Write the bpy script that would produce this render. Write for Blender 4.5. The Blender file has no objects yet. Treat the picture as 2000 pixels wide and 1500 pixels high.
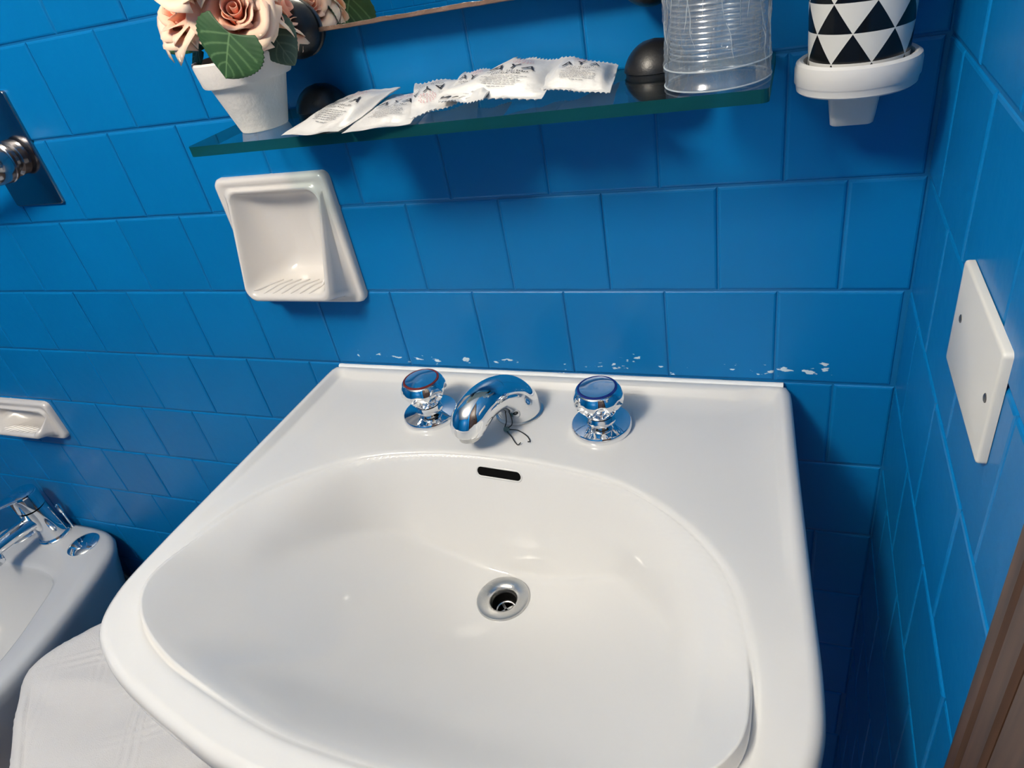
import bpy, bmesh, math, random
import numpy as np
from mathutils import Vector, Matrix, noise

random.seed(7)
PI = math.pi
Z0 = 0.9                       # height of the reference tile joint above the floor
scene = bpy.context.scene
COL = scene.collection

# ------------------------------------------------------------------ camera
cam_d = bpy.data.cameras.new('camera')
cam_d.sensor_width = 36.0
cam_d.lens = 36.0 * 1353.468 / 2000.0
cam_d.clip_start = 0.01
cam = bpy.data.objects.new('camera', cam_d)
COL.objects.link(cam)
Rm = Matrix(((0.92983316, -0.04740144, 0.36491560),
             (0.32428035, 0.57428068, -0.75169406),
             (-0.17393260, 0.81728502, 0.54935658)))
cam.matrix_world = Matrix.Translation((-0.0945, -0.5878, 0.3122 + Z0)) @ Rm.to_4x4()
scene.camera = cam

# ------------------------------------------------------------------ world, exposure, lamp
w = bpy.data.worlds.new('world'); scene.world = w
w.use_nodes = True
w.node_tree.nodes['Background'].inputs[0].default_value = (0.9, 0.95, 1.0, 1)
w.node_tree.nodes['Background'].inputs[1].default_value = 0.0
scene.view_settings.view_transform = 'Standard'
scene.view_settings.look = 'None'
scene.view_settings.gamma = 1.0
scene.view_settings.use_curve_mapping = False
scene.view_settings.exposure = 0.0
LAMP_POS = (-0.78, -1.10, 2.07)
LAMP_R = 0.15
LAMP_STRENGTH = 98.0
ROOM_X, ROOM_Y, ROOM_H = -2.75, -2.4, 2.34

# ------------------------------------------------------------------ materials
MATS = {}
def mat(name, col=(0.8, 0.8, 0.8), rough=0.5, metal=0.0, coat=0.0, spec=0.5, bump=None, emis=None, sub=0.0, var=0.0):
    m = bpy.data.materials.new(name); m.use_nodes = True
    nt = m.node_tree; b = nt.nodes['Principled BSDF']
    b.inputs['Base Color'].default_value = (*col, 1)
    b.inputs['Roughness'].default_value = rough
    b.inputs['Metallic'].default_value = metal
    b.inputs['Coat Weight'].default_value = coat
    b.inputs['Coat Roughness'].default_value = 0.06
    b.inputs['Specular IOR Level'].default_value = spec
    if sub:
        b.inputs['Subsurface Weight'].default_value = sub
        b.inputs['Subsurface Radius'].default_value = (0.01, 0.006, 0.004)
        b.inputs['Subsurface Scale'].default_value = 0.3
    if emis:
        b.inputs['Emission Color'].default_value = (*emis[0], 1)
        b.inputs['Emission Strength'].default_value = emis[1]
    tc = nt.nodes.new('ShaderNodeTexCoord')
    if bump:
        n = nt.nodes.new('ShaderNodeTexNoise'); n.inputs['Scale'].default_value = bump[0]
        n.inputs['Detail'].default_value = 4
        bp = nt.nodes.new('ShaderNodeBump'); bp.inputs['Strength'].default_value = bump[1]
        bp.inputs['Distance'].default_value = bump[2] if len(bump) > 2 else 0.001
        nt.links.new(tc.outputs['Object'], n.inputs['Vector'])
        nt.links.new(n.outputs['Fac'], bp.inputs['Height'])
        nt.links.new(bp.outputs['Normal'], b.inputs['Normal'])
    if var:
        n2 = nt.nodes.new('ShaderNodeTexNoise'); n2.inputs['Scale'].default_value = 14
        mx = nt.nodes.new('ShaderNodeMix'); mx.data_type = 'RGBA'
        mx.inputs['A'].default_value = (*[c * (1 - var) for c in col], 1)
        mx.inputs['B'].default_value = (*[min(1, c * (1 + var)) for c in col], 1)
        nt.links.new(tc.outputs['Object'], n2.inputs['Vector'])
        nt.links.new(n2.outputs['Fac'], mx.inputs['Factor'])
        nt.links.new(mx.outputs['Result'], b.inputs['Base Color'])
    MATS[name] = m
    return m

def N(nt, typ, **kw):
    n = nt.nodes.new(typ)
    for k, v in kw.items():
        if k == 'op': n.operation = v
        else: setattr(n, k, v)
    return n
def math_node(nt, op, a, b=None, c=None):
    n = nt.nodes.new('ShaderNodeMath'); n.operation = op
    for i, v in enumerate((a, b, c)):
        if v is None: continue
        if isinstance(v, (int, float)): n.inputs[i].default_value = v
        else: nt.links.new(v, n.inputs[i])
    return n.outputs[0]

def blue_paint():
    """Glossy blue paint over old tiles; small chips of bare white show above the washbasin and along joints."""
    m = bpy.data.materials.new('blue_painted_tile'); m.use_nodes = True
    nt = m.node_tree; b = nt.nodes['Principled BSDF']; L = nt.links.new
    geo = N(nt, 'ShaderNodeNewGeometry'); sep = N(nt, 'ShaderNodeSeparateXYZ'); L(geo.outputs['Position'], sep.inputs[0])
    oi = N(nt, 'ShaderNodeObjectInfo')
    n1 = N(nt, 'ShaderNodeTexNoise'); n1.inputs['Scale'].default_value = 9; n1.inputs['Detail'].default_value = 5
    L(geo.outputs['Position'], n1.inputs['Vector'])
    f = math_node(nt, 'ADD', math_node(nt, 'MULTIPLY', n1.outputs['Fac'], 0.7), math_node(nt, 'MULTIPLY', oi.outputs['Random'], 0.3))
    mx = N(nt, 'ShaderNodeMix', data_type='RGBA')
    mx.inputs['A'].default_value = (0.0004, 0.134, 0.362, 1); mx.inputs['B'].default_value = (0.0008, 0.172, 0.452, 1)
    L(f, mx.inputs['Factor'])
    # chips
    mp = N(nt, 'ShaderNodeMapping'); mp.inputs['Scale'].default_value = (0.6, 1, 1.6); L(geo.outputs['Position'], mp.inputs['Vector'])
    n2 = N(nt, 'ShaderNodeTexNoise'); n2.inputs['Scale'].default_value = 130; n2.inputs['Detail'].default_value = 3
    L(mp.outputs[0], n2.inputs['Vector'])
    n3 = N(nt, 'ShaderNodeTexNoise'); n3.inputs['Scale'].default_value = 26; n3.inputs['Detail'].default_value = 2
    L(geo.outputs['Position'], n3.inputs['Vector'])
    # band just above the basin rim, in front of the back wall
    zrel = math_node(nt, 'ABSOLUTE', math_node(nt, 'SUBTRACT', sep.outputs['Z'], Z0 - 0.087))
    band = math_node(nt, 'SUBTRACT', 1.0, math_node(nt, 'MULTIPLY', zrel, 42.0)); band = math_node(nt, 'MAXIMUM', band, 0.0)
    xb = math_node(nt, 'SUBTRACT', 1.0, math_node(nt, 'MULTIPLY', math_node(nt, 'ABSOLUTE', math_node(nt, 'ADD', sep.outputs['X'], 0.31)), 3.3))
    band = math_node(nt, 'MULTIPLY', band, math_node(nt, 'MAXIMUM', math_node(nt, 'MINIMUM', math_node(nt, 'MULTIPLY', xb, 5.0), 1.0), 0.0))
    sc = math_node(nt, 'ADD', math_node(nt, 'MULTIPLY', n2.outputs['Fac'], 0.55), math_node(nt, 'MULTIPLY', n3.outputs['Fac'], 0.45))
    thr = math_node(nt, 'SUBTRACT', 0.735, math_node(nt, 'MULTIPLY', band, 0.185))
    chip = math_node(nt, 'MULTIPLY', math_node(nt, 'SUBTRACT', sc, thr), 60.0); chip = math_node(nt, 'MINIMUM', math_node(nt, 'MAXIMUM', chip, 0.0), 1.0)
    mx2 = N(nt, 'ShaderNodeMix', data_type='RGBA'); L(chip, mx2.inputs['Factor']); L(mx.outputs['Result'], mx2.inputs['A'])
    mx2.inputs['B'].default_value = (0.55, 0.68, 0.75, 1)
    L(mx2.outputs['Result'], b.inputs['Base Color'])
    b.inputs['Roughness'].default_value = 0.36
    b.inputs['Specular IOR Level'].default_value = 0.24
    n4 = N(nt, 'ShaderNodeTexNoise'); n4.inputs['Scale'].default_value = 55; n4.inputs['Detail'].default_value = 3
    L(geo.outputs['Position'], n4.inputs['Vector'])
    bp = N(nt, 'ShaderNodeBump'); bp.inputs['Strength'].default_value = 0.22; bp.inputs['Distance'].default_value = 0.002
    L(n4.outputs['Fac'], bp.inputs['Height']); L(bp.outputs['Normal'], b.inputs['Normal'])
    return m
M_TILE = blue_paint()
M_GROUT = mat('blue_painted_joint', (0.0010, 0.132, 0.345), 0.45)
M_CERAMIC = mat('white_ceramic', (0.63, 0.63, 0.625), 0.07, spec=0.4)
M_BIDET = mat('white_bidet_ceramic', (0.56, 0.57, 0.58), 0.13, coat=0.3)
M_CREAM = mat('cream_ceramic', (0.645, 0.615, 0.585), 0.16, coat=0.4)
M_CHROME = mat('chrome', (0.86, 0.87, 0.88), 0.045, 1.0)
M_CHROME_DIRTY = mat('limescaled_chrome', (0.62, 0.62, 0.61), 0.28, 1.0, bump=(400, 0.25, 0.0006))
M_STEEL = mat('dark_steel', (0.36, 0.35, 0.36), 0.16, 1.0)
M_BLACK = mat('black_plastic', (0.008, 0.008, 0.009), 0.36, bump=(900, 0.25, 0.0005))
M_BLACK_HOLE = mat('dark_hollow', (0.002, 0.002, 0.002), 0.9, spec=0.1)  # near-black colour paints in the dark of hollows
M_RUBBER = mat('black_rubber', (0.006, 0.006, 0.006), 0.6)
M_RED = mat('red_enamel', (0.15, 0.014, 0.010), 0.3)
M_BLUE = mat('blue_enamel', (0.008, 0.02, 0.16), 0.3)
M_PLASTIC = mat('white_plastic', (0.58, 0.575, 0.565), 0.35)
M_SWITCH = mat('ivory_plastic', (0.60, 0.59, 0.555), 0.38)
M_POT = mat('white_clay', (0.82, 0.77, 0.715), 0.75, bump=(160, 0.5, 0.0012))
M_PAPER = mat('white_sachet_film', (0.63, 0.615, 0.60), 0.33, bump=(70, 0.35, 0.002))
M_INK = mat('black_print', (0.015, 0.014, 0.018), 0.5)
M_GREYINK = mat('grey_print', (0.16, 0.155, 0.16), 0.5)
M_REDINK = mat('red_print', (0.50, 0.10, 0.14), 0.5)
M_TOWEL = mat('white_terry', (0.63, 0.615, 0.605), 0.95, spec=0.1, bump=(700, 0.5, 0.0012))
M_BASKET = mat('white_bin_plastic', (0.72, 0.73, 0.73), 0.4)
M_CEIL = mat('white_ceiling_paint', (0.60, 0.60, 0.58), 0.9)
M_FLOOR = mat('floor_tile', (0.16, 0.12, 0.095), 0.35, var=0.3)
M_SEAL = mat('white_sealant', (0.72, 0.75, 0.77), 0.5)
M_WIRE = mat('dark_wire', (0.03, 0.03, 0.028), 0.45, 0.6)
M_BEAD = mat('teal_bead', (0.10, 0.19, 0.18), 0.3)
M_HOSE = mat('grey_hose', (0.20, 0.20, 0.19), 0.4)
M_SCREW = mat('screw_metal', (0.20, 0.19, 0.18), 0.4, 0.9)

def wood():
    m = bpy.data.materials.new('brown_wood'); m.use_nodes = True; nt = m.node_tree; b = nt.nodes['Principled BSDF']; L = nt.links.new
    tc = N(nt, 'ShaderNodeTexCoord'); mp = N(nt, 'ShaderNodeMapping'); mp.inputs['Scale'].default_value = (60, 60, 3); L(tc.outputs['Object'], mp.inputs['Vector'])
    n = N(nt, 'ShaderNodeTexNoise'); n.inputs['Scale'].default_value = 3; n.inputs['Detail'].default_value = 6; L(mp.outputs[0], n.inputs['Vector'])
    cr = N(nt, 'ShaderNodeValToRGB'); L(n.outputs['Fac'], cr.inputs[0])
    cr.color_ramp.elements[0].position = 0.3; cr.color_ramp.elements[0].color = (0.030, 0.014, 0.008, 1)
    cr.color_ramp.elements[1].position = 0.75; cr.color_ramp.elements[1].color = (0.095, 0.046, 0.026, 1)
    L(cr.outputs[0], b.inputs['Base Color']); b.inputs['Roughness'].default_value = 0.5
    return m
M_WOOD = wood()

def clear_mix(name, tint, fac, gloss_rough, diff=(0.8, 0.85, 0.88), fres=1.45, bump=None, diff_w=0.0):
    """Thin clear sheet: light passes through, Fresnel gloss on top, optional milky share."""
    m = bpy.data.materials.new(name); m.use_nodes = True; nt = m.node_tree; L = nt.links.new
    nt.nodes.remove(nt.nodes['Principled BSDF']); out = nt.nodes['Material Output']
    tr = N(nt, 'ShaderNodeBsdfTransparent'); tr.inputs[0].default_value = (*tint, 1)
    gl = N(nt, 'ShaderNodeBsdfGlossy'); gl.inputs['Roughness'].default_value = gloss_rough
    fr = N(nt, 'ShaderNodeLayerWeight'); fr.inputs['Blend'].default_value = 0.5
    mix = N(nt, 'ShaderNodeMixShader')
    f0 = ((fres - 1) / (fres + 1)) ** 2 + fac                 # Schlick, the same from both sides of the sheet
    f = math_node(nt, 'MULTIPLY_ADD', math_node(nt, 'POWER', fr.outputs['Facing'], 5.0), 1 - f0, f0)
    L(f, mix.inputs[0]); L(tr.outputs[0], mix.inputs[1]); L(gl.outputs[0], mix.inputs[2])
    last = mix
    if diff_w:
        df = N(nt, 'ShaderNodeBsdfDiffuse'); df.inputs[0].default_value = (*diff, 1)
        tl = N(nt, 'ShaderNodeBsdfTranslucent'); tl.inputs[0].default_value = (*diff, 1)
        a = N(nt, 'ShaderNodeAddShader')
        m3 = N(nt, 'ShaderNodeMixShader'); m3.inputs[0].default_value = 0.5; L(df.outputs[0], m3.inputs[1]); L(tl.outputs[0], m3.inputs[2])
        m2 = N(nt, 'ShaderNodeMixShader'); m2.inputs[0].default_value = diff_w
        L(mix.outputs[0], m2.inputs[1]); L(m3.outputs[0], m2.inputs[2]); last = m2
        nt.nodes.remove(a)
    if bump:
        tc = N(nt, 'ShaderNodeTexCoord'); mp = N(nt, 'ShaderNodeMapping'); mp.inputs['Scale'].default_value = bump[3]; L(tc.outputs['Object'], mp.inputs['Vector'])
        n = N(nt, 'ShaderNodeTexNoise'); n.inputs['Scale'].default_value = bump[0]; n.inputs['Detail'].default_value = 4; n.inputs['Distortion'].default_value = 1.2
        L(mp.outputs[0], n.inputs['Vector'])
        bp = N(nt, 'ShaderNodeBump'); bp.inputs['Strength'].default_value = bump[1]; bp.inputs['Distance'].default_value = bump[2]
        L(n.outputs['Fac'], bp.inputs['Height'])
        L(bp.outputs['Normal'], gl.inputs['Normal']); L(bp.outputs['Normal'], fr.inputs['Normal'])
    L(last.outputs[0], out.inputs['Surface'])
    return m
M_GLASS = clear_mix('shelf_glass', (0.90, 0.965, 0.955), 0.0, 0.02, fres=1.4)
M_GLASS_EDGE = clear_mix('shelf_glass_edge', (0.05, 0.30, 0.30), 0.02, 0.12, diff=(0.012, 0.13, 0.135), diff_w=0.62)
M_CUPCLEAR = clear_mix('clear_ribbed_plastic', (0.93, 0.95, 0.96), 0.10, 0.16, fres=1.5, diff_w=0.14)
M_RIM = clear_mix('milky_plastic', (0.92, 0.94, 0.95), 0.10, 0.15, fres=1.5, diff_w=0.55)
M_FILM = clear_mix('clear_film', (0.95, 0.96, 0.97), 0.05, 0.12, fres=1.5, diff_w=0.10, bump=(60, 1.0, 0.010, (1.0, 1.0, 0.35)))

def mirror_mat():
    m = bpy.data.materials.new('mirror_silver'); m.use_nodes = True; b = m.node_tree.nodes['Principled BSDF']
    b.inputs['Base Color'].default_value = (0.86, 0.9, 0.9, 1); b.inputs['Metallic'].default_value = 1; b.inputs['Roughness'].default_value = 0.01
    return m
M_MIRROR = mirror_mat()
M_MIRROR_EDGE = mat('raw_mirror_edge', (0.17, 0.105, 0.075), 0.4, var=0.7, bump=(90, 0.9, 0.003))

def triangles():
    m = bpy.data.materials.new('black_white_triangles'); m.use_nodes = True; nt = m.node_tree; b = nt.nodes['Principled BSDF']; L = nt.links.new
    tc = N(nt, 'ShaderNodeTexCoord'); sep = N(nt, 'ShaderNodeSeparateXYZ'); L(tc.outputs['Object'], sep.inputs[0])
    ang = math_node(nt, 'ARCTAN2', sep.outputs['Y'], sep.outputs['X'])
    a = math_node(nt, 'ADD', math_node(nt, 'MULTIPLY', ang, 8 / (2 * PI)), 20.738)
    zz = math_node(nt, 'ADD', math_node(nt, 'DIVIDE', math_node(nt, 'SUBTRACT', sep.outputs['Z'], 0.0167), 0.0172), 10.0)
    row = math_node(nt, 'FLOOR', zz); t = math_node(nt, 'FRACT', zz)
    a2 = math_node(nt, 'FRACT', math_node(nt, 'ADD', a, math_node(nt, 'MULTIPLY', row, 0.5)))
    d = math_node(nt, 'ABSOLUTE', math_node(nt, 'SUBTRACT', a2, 0.5))
    lim = math_node(nt, 'MULTIPLY', math_node(nt, 'SUBTRACT', 1.0, t), 0.5)
    blk = math_node(nt, 'LESS_THAN', d, math_node(nt, 'SUBTRACT', lim, 0.012))
    mx = N(nt, 'ShaderNodeMix', data_type='RGBA'); L(blk, mx.inputs['Factor'])
    mx.inputs['A'].default_value = (0.56, 0.56, 0.54, 1); mx.inputs['B'].default_value = (0.004, 0.004, 0.004, 1)
    L(mx.outputs['Result'], b.inputs['Base Color']); b.inputs['Roughness'].default_value = 0.25
    return m
M_TRI = triangles()

def petal_mat():
    m = bpy.data.materials.new('peach_petal'); m.use_nodes = True; nt = m.node_tree; b = nt.nodes['Principled BSDF']; L = nt.links.new
    at = N(nt, 'ShaderNodeAttribute'); at.attribute_name = 'along'
    tc = N(nt, 'ShaderNodeTexCoord'); n = N(nt, 'ShaderNodeTexNoise'); n.inputs['Scale'].default_value = 90; L(tc.outputs['Object'], n.inputs['Vector'])
    f = math_node(nt, 'ADD', at.outputs['Fac'], math_node(nt, 'MULTIPLY', math_node(nt, 'SUBTRACT', n.outputs['Fac'], 0.5), 0.35))
    cr = N(nt, 'ShaderNodeValToRGB'); L(f, cr.inputs[0])
    e = cr.color_ramp.elements
    e[0].position = 0.08; e[0].color = (0.90, 0.24, 0.15, 1)
    e[1].position = 0.95; e[1].color = (0.95, 0.68, 0.52, 1)
    x = e.new(0.45); x.color = (0.93, 0.50, 0.35, 1)
    L(cr.outputs[0], b.inputs['Base Color']); b.inputs['Roughness'].default_value = 0.7
    b.inputs['Subsurface Weight'].default_value = 0.15; b.inputs['Subsurface Scale'].default_value = 0.003
    return m
M_PETAL = petal_mat()

def leaf_mat(name, c0, c1, cv):
    m = bpy.data.materials.new(name); m.use_nodes = True; nt = m.node_tree; b = nt.nodes['Principled BSDF']; L = nt.links.new
    at = N(nt, 'ShaderNodeAttribute'); at.attribute_name = 'vein'
    tc = N(nt, 'ShaderNodeTexCoord'); n = N(nt, 'ShaderNodeTexNoise'); n.inputs['Scale'].default_value = 70; L(tc.outputs['Object'], n.inputs['Vector'])
    mx = N(nt, 'ShaderNodeMix', data_type='RGBA'); L(n.outputs['Fac'], mx.inputs['Factor'])
    mx.inputs['A'].default_value = (*c0, 1); mx.inputs['B'].default_value = (*c1, 1)
    m2 = N(nt, 'ShaderNodeMix', data_type='RGBA'); L(at.outputs['Fac'], m2.inputs['Factor']); L(mx.outputs['Result'], m2.inputs['A']); m2.inputs['B'].default_value = (*cv, 1)
    L(m2.outputs['Result'], b.inputs['Base Color']); b.inputs['Roughness'].default_value = 0.6
    return m
M_LEAF = leaf_mat('green_cloth_leaf', (0.012, 0.052, 0.014), (0.032, 0.098, 0.030), (0.13, 0.24, 0.10))
M_LEAF2 = leaf_mat('grey_green_leaf', (0.05, 0.09, 0.06), (0.09, 0.15, 0.10), (0.17, 0.24, 0.17))

# ------------------------------------------------------------------ helpers
def new_obj(name, verts, faces, material, parent=None, smooth=True, loc=None):
    me = bpy.data.meshes.new(name)
    me.from_pydata([tuple(v) for v in verts], [], faces)
    me.validate(); me.update()
    bm = bmesh.new(); bm.from_mesh(me); bmesh.ops.recalc_face_normals(bm, faces=bm.faces); bm.to_mesh(me); bm.free()
    if material: me.materials.append(material)
    if smooth:
        me.polygons.foreach_set('use_smooth', [True] * len(me.polygons))
    o = bpy.data.objects.new(name, me); COL.objects.link(o)
    if parent: o.parent = parent
    if loc: o.location = loc
    return o
def sharp(o, deg=35):
    me = o.data
    bm = bmesh.new(); bm.from_mesh(me)
    for e in bm.edges:
        if len(e.link_faces) == 2 and e.calc_face_angle(0) > math.radians(deg): e.smooth = False
    bm.to_mesh(me); bm.free()
    return o
def tag(o, label, cat, group=None):
    o['label'] = label; o['category'] = cat
    if group: o['group'] = group
    return o
def thing(name, label, cat, loc=(0, 0, 0), rz=0.0, group=None):
    o = bpy.data.objects.new(name, None); COL.objects.link(o); o.empty_display_size = 0.02
    o.location = loc; o.rotation_euler = (0, 0, rz)
    return tag(o, label, cat, group)
def structure(o):
    o['kind'] = 'structure'; return o
def loft(rings, cap0=False, cap1=False, closed=True):
    n = len(rings[0]); V = [v for r in rings for v in r]; F = []
    for i in range(len(rings) - 1):
        for j in range(n if closed else n - 1):
            k = (j + 1) % n
            F.append((i * n + j, i * n + k, (i + 1) * n + k, (i + 1) * n + j))
    if cap0: F.append(tuple(range(n)))
    if cap1: F.append(tuple((len(rings) - 1) * n + j for j in range(n))[::-1])
    return V, F
def lathe(name, prof, material, parent=None, n=48, axis='z', mod=None, cap0=True, cap1=True, loc=None, ang=40):
    """prof: (radius, height) pairs"""
    rings = []
    for r, h in prof:
        ring = []
        for j in range(n):
            a = 2 * PI * j / n
            rr = r if mod is None else mod(r, h, a)
            p = (rr * math.cos(a), rr * math.sin(a), h)
            if axis == 'y': p = (p[0], -p[2], p[1])
            if axis == 'x': p = (-p[2], p[1], p[0])
            ring.append(p)
        rings.append(ring)
    V, F = loft(rings, cap0, cap1)
    o = new_obj(name, V, F, material, parent, loc=loc)
    return sharp(o, ang)
def smooth_path(pts, sub=8):
    P = [Vector(p) for p in pts]; out = []
    for i in range(len(P) - 1):
        p0 = P[max(i - 1, 0)]; p1 = P[i]; p2 = P[i + 1]; p3 = P[min(i + 2, len(P) - 1)]
        for s in range(sub):
            t = s / sub
            out.append(0.5 * ((2 * p1) + (p2 - p0) * t + (2 * p0 - 5 * p1 + 4 * p2 - p3) * t * t + (3 * p1 - p0 - 3 * p2 + p3) * t ** 3))
    out.append(P[-1]); return out
def tube(name, pts, radii, material, parent=None, n=20, sub=8, caps=True, squash=None):
    """a tube swept along a smooth path; radii per control point, squash = (a, b) cross-section scale"""
    ctrl = [Vector((*[float(c) for c in p],)) for p in pts]
    path = smooth_path(ctrl, sub)
    if isinstance(radii, (int, float)): radii = [radii] * len(pts)
    rr = []
    for i in range(len(pts) - 1):
        for s in range(sub):
            t = s / sub; t = t * t * (3 - 2 * t) * 0.5 + t * 0.5
            rr.append(radii[i] * (1 - t) + radii[i + 1] * t)
    rr.append(radii[-1])
    T = [(path[min(i + 1, len(path) - 1)] - path[max(i - 1, 0)]).normalized() for i in range(len(path))]
    up = Vector((0, 0, 1)) if abs(T[0].z) < 0.9 else Vector((1, 0, 0))
    u = (up - T[0] * up.dot(T[0])).normalized(); rings = []
    for i, p in enumerate(path):
        u = (u - T[i] * u.dot(T[i])).normalized(); v = T[i].cross(u)
        a, b = squash or (1, 1)
        rings.append([p + (u * math.cos(2 * PI * j / n) * a + v * math.sin(2 * PI * j / n) * b) * rr[i] for j in range(n)])
    V, F = loft(rings, caps, caps)
    return sharp(new_obj(name, V, F, material, parent), 50)
def rrect(w, h, r, n=6):
    """rounded rectangle outline centred at 0, counter-clockwise"""
    out = []
    for cx, cy, a0 in ((w / 2 - r, h / 2 - r, 0), (-w / 2 + r, h / 2 - r, PI / 2), (-w / 2 + r, -h / 2 + r, PI), (w / 2 - r, -h / 2 + r, 1.5 * PI)):
        for k in range(n + 1):
            a = a0 + PI / 2 * k / n
            out.append((cx + r * math.cos(a), cy + r * math.sin(a)))
    return out
def plate(name, w, h, t, r, bev, material, parent=None, plane='xz', loc=None, n=5):
    """rounded slab with bevelled face; plane xz faces -y, plane yz faces -x, plane xy faces up"""
    R = [(rrect(w, h, r, n), 0), (rrect(w, h, r, n), t - bev), (rrect(w - bev * 0.6, h - bev * 0.6, max(r - bev * .3, 1e-4), n), t - bev * 0.3), (rrect(w - 2 * bev, h - 2 * bev, max(r - bev, 2e-4), n), t)]
    rings = []
    for pts, d in R:
        if plane == 'xz': rings.append([(a, -d, b) for a, b in pts])
        elif plane == 'yz': rings.append([(-d, -a, b) for a, b in pts])
        else: rings.append([(a, b, d) for a, b in pts])
    V, F = loft(rings, True, True)
    return sharp(new_obj(name, V, F, material, parent, loc=loc), 50)
def box(name, lo, hi, material, parent=None):
    x0, y0, z0 = lo; x1, y1, z1 = hi
    V = [(x0, y0, z0), (x1, y0, z0), (x1, y1, z0), (x0, y1, z0), (x0, y0, z1), (x1, y0, z1), (x1, y1, z1), (x0, y1, z1)]
    F = [(0, 3, 2, 1), (4, 5, 6, 7), (0, 1, 5, 4), (1, 2, 6, 5), (2, 3, 7, 6), (3, 0, 4, 7)]
    return new_obj(name, V, F, material, parent, smooth=False)
def cut(o, lo, hi):
    """cut a box-shaped opening into a mesh object"""
    c = box('cutter', lo, hi, None)
    md = o.modifiers.new('cut', 'BOOLEAN'); md.operation = 'DIFFERENCE'; md.solver = 'EXACT'; md.object = c
    bpy.context.view_layer.update()
    dg = bpy.context.evaluated_depsgraph_get()
    me = bpy.data.meshes.new_from_object(o.evaluated_get(dg))
    o.modifiers.clear(); o.data = me
    bpy.data.objects.remove(c, do_unlink=True)

# ------------------------------------------------------------------ the room shell
TW, TH, GAP = 0.1, 0.09842, 0.0019
XC = 0.5463
def tile_geom(w, h, t=0.004, bev=0.0024, dep=0.0013):
    """a tile standing in the xz plane, face towards -y, origin at its centre"""
    def ring(i, y): return [(-w / 2 + i, y, -h / 2 + i), (w / 2 - i, y, -h / 2 + i), (w / 2 - i, y, h / 2 - i), (-w / 2 + i, y, h / 2 - i)]
    return loft([ring(0, t), ring(0, dep), ring(bev * 0.4, dep * 0.35), ring(bev, 0)], True, True)
TILE_MESH = {}
def tile_mesh(w, h):
    k = (round(w, 4), round(h, 4))
    if k not in TILE_MESH:
        V, F = tile_geom(*k)
        me = bpy.data.meshes.new('tile'); me.from_pydata(V, [], F); me.update()
        bm = bmesh.new(); bm.from_mesh(me); bmesh.ops.recalc_face_normals(bm, faces=bm.faces); bm.to_mesh(me); bm.free()
        me.materials.append(M_TILE); TILE_MESH[k] = me
    return TILE_MESH[k]
def place_tile(parent, x0, x1, z0, z1, frame):
    """frame(x, z) -> world matrix of a tile lying in a wall plane"""
    w, h = x1 - x0 - GAP * .55, z1 - z0 - GAP
    if w < 0.006 or h < 0.006: return None
    o = bpy.data.objects.new('tile', tile_mesh(w, h)); COL.objects.link(o); o.parent = parent
    tilt = Matrix.Rotation(random.gauss(0, 0.0035), 4, 'X') @ Matrix.Rotation(random.gauss(0, 0.0035), 4, 'Z')
    o.matrix_world = frame((x0 + x1) / 2, (z0 + z1) / 2) @ tilt @ Matrix.Translation((0, random.uniform(-0.0004, 0.0002), 0))
    return o
def tile_stuff(name, parent, rows, frame):
    V, F = [], []
    for x0, x1, z0, z1 in rows:
        w, h = x1 - x0 - GAP * .55, z1 - z0 - GAP
        if w < 0.006 or h < 0.006: continue
        v, f = tile_geom(w, h); M = frame((x0 + x1) / 2, (z0 + z1) / 2); b = len(V)
        V += [M @ Vector(p) for p in v]; F += [tuple(i + b for i in q) for q in f]
    o = new_obj(name, V, F, M_TILE, parent, smooth=False); o['kind'] = 'stuff'
    return o
OFF = {1: .005, 2: .522, 3: 0.0, 4: .51, 5: .034, 6: .543, 7: -.007, 8: .53}
def row_off(k): return OFF.get(k, .5 if k % 2 == 0 else 0.0)
def rows_of(k):
    return Z0 + (4 - k - 1) * TH, Z0 + (4 - k) * TH

floor = structure(box('floor', (ROOM_X - .1, ROOM_Y - .1, -.1), (.12, .1, 0), M_FLOOR))
ceiling = structure(box('ceiling', (ROOM_X - .1, ROOM_Y - .1, ROOM_H), (.12, .1, ROOM_H + .1), M_CEIL))
wall_back = structure(box('wall_back', (ROOM_X - .1, .0014, 0), (.12, .1, ROOM_H), M_GROUT))
wall_right = structure(box('wall_right', (.0014, -.372, 0), (.12, .0014, ROOM_H), M_GROUT))
wall_right_far = structure(box('wall_right_far', (.0014, ROOM_Y - .1, 0), (.12, -1.19, ROOM_H), M_GROUT))
wall_over = structure(box('wall_over_door', (.0014, -1.19, 2.00), (.12, -.372, ROOM_H), M_GROUT))
wall_left = structure(box('wall_left', (ROOM_X - .1, ROOM_Y, 0), (ROOM_X - .0014, .0014, ROOM_H), M_GROUT))
wall_front = structure(box('wall_front', (ROOM_X - .1, ROOM_Y - .1, 0), (.12, ROOM_Y - .0014, ROOM_H), M_GROUT))
SOAP1 = ((-.6595, -.01, Z0 + .008), (-.5485, .06, Z0 + .123))
SOAP2 = ((-1.337, -.01, Z0 - .264), (-1.226, .06, Z0 - .209))
for lo, hi in (SOAP1, SOAP2): cut(wall_back, lo, hi)

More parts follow.
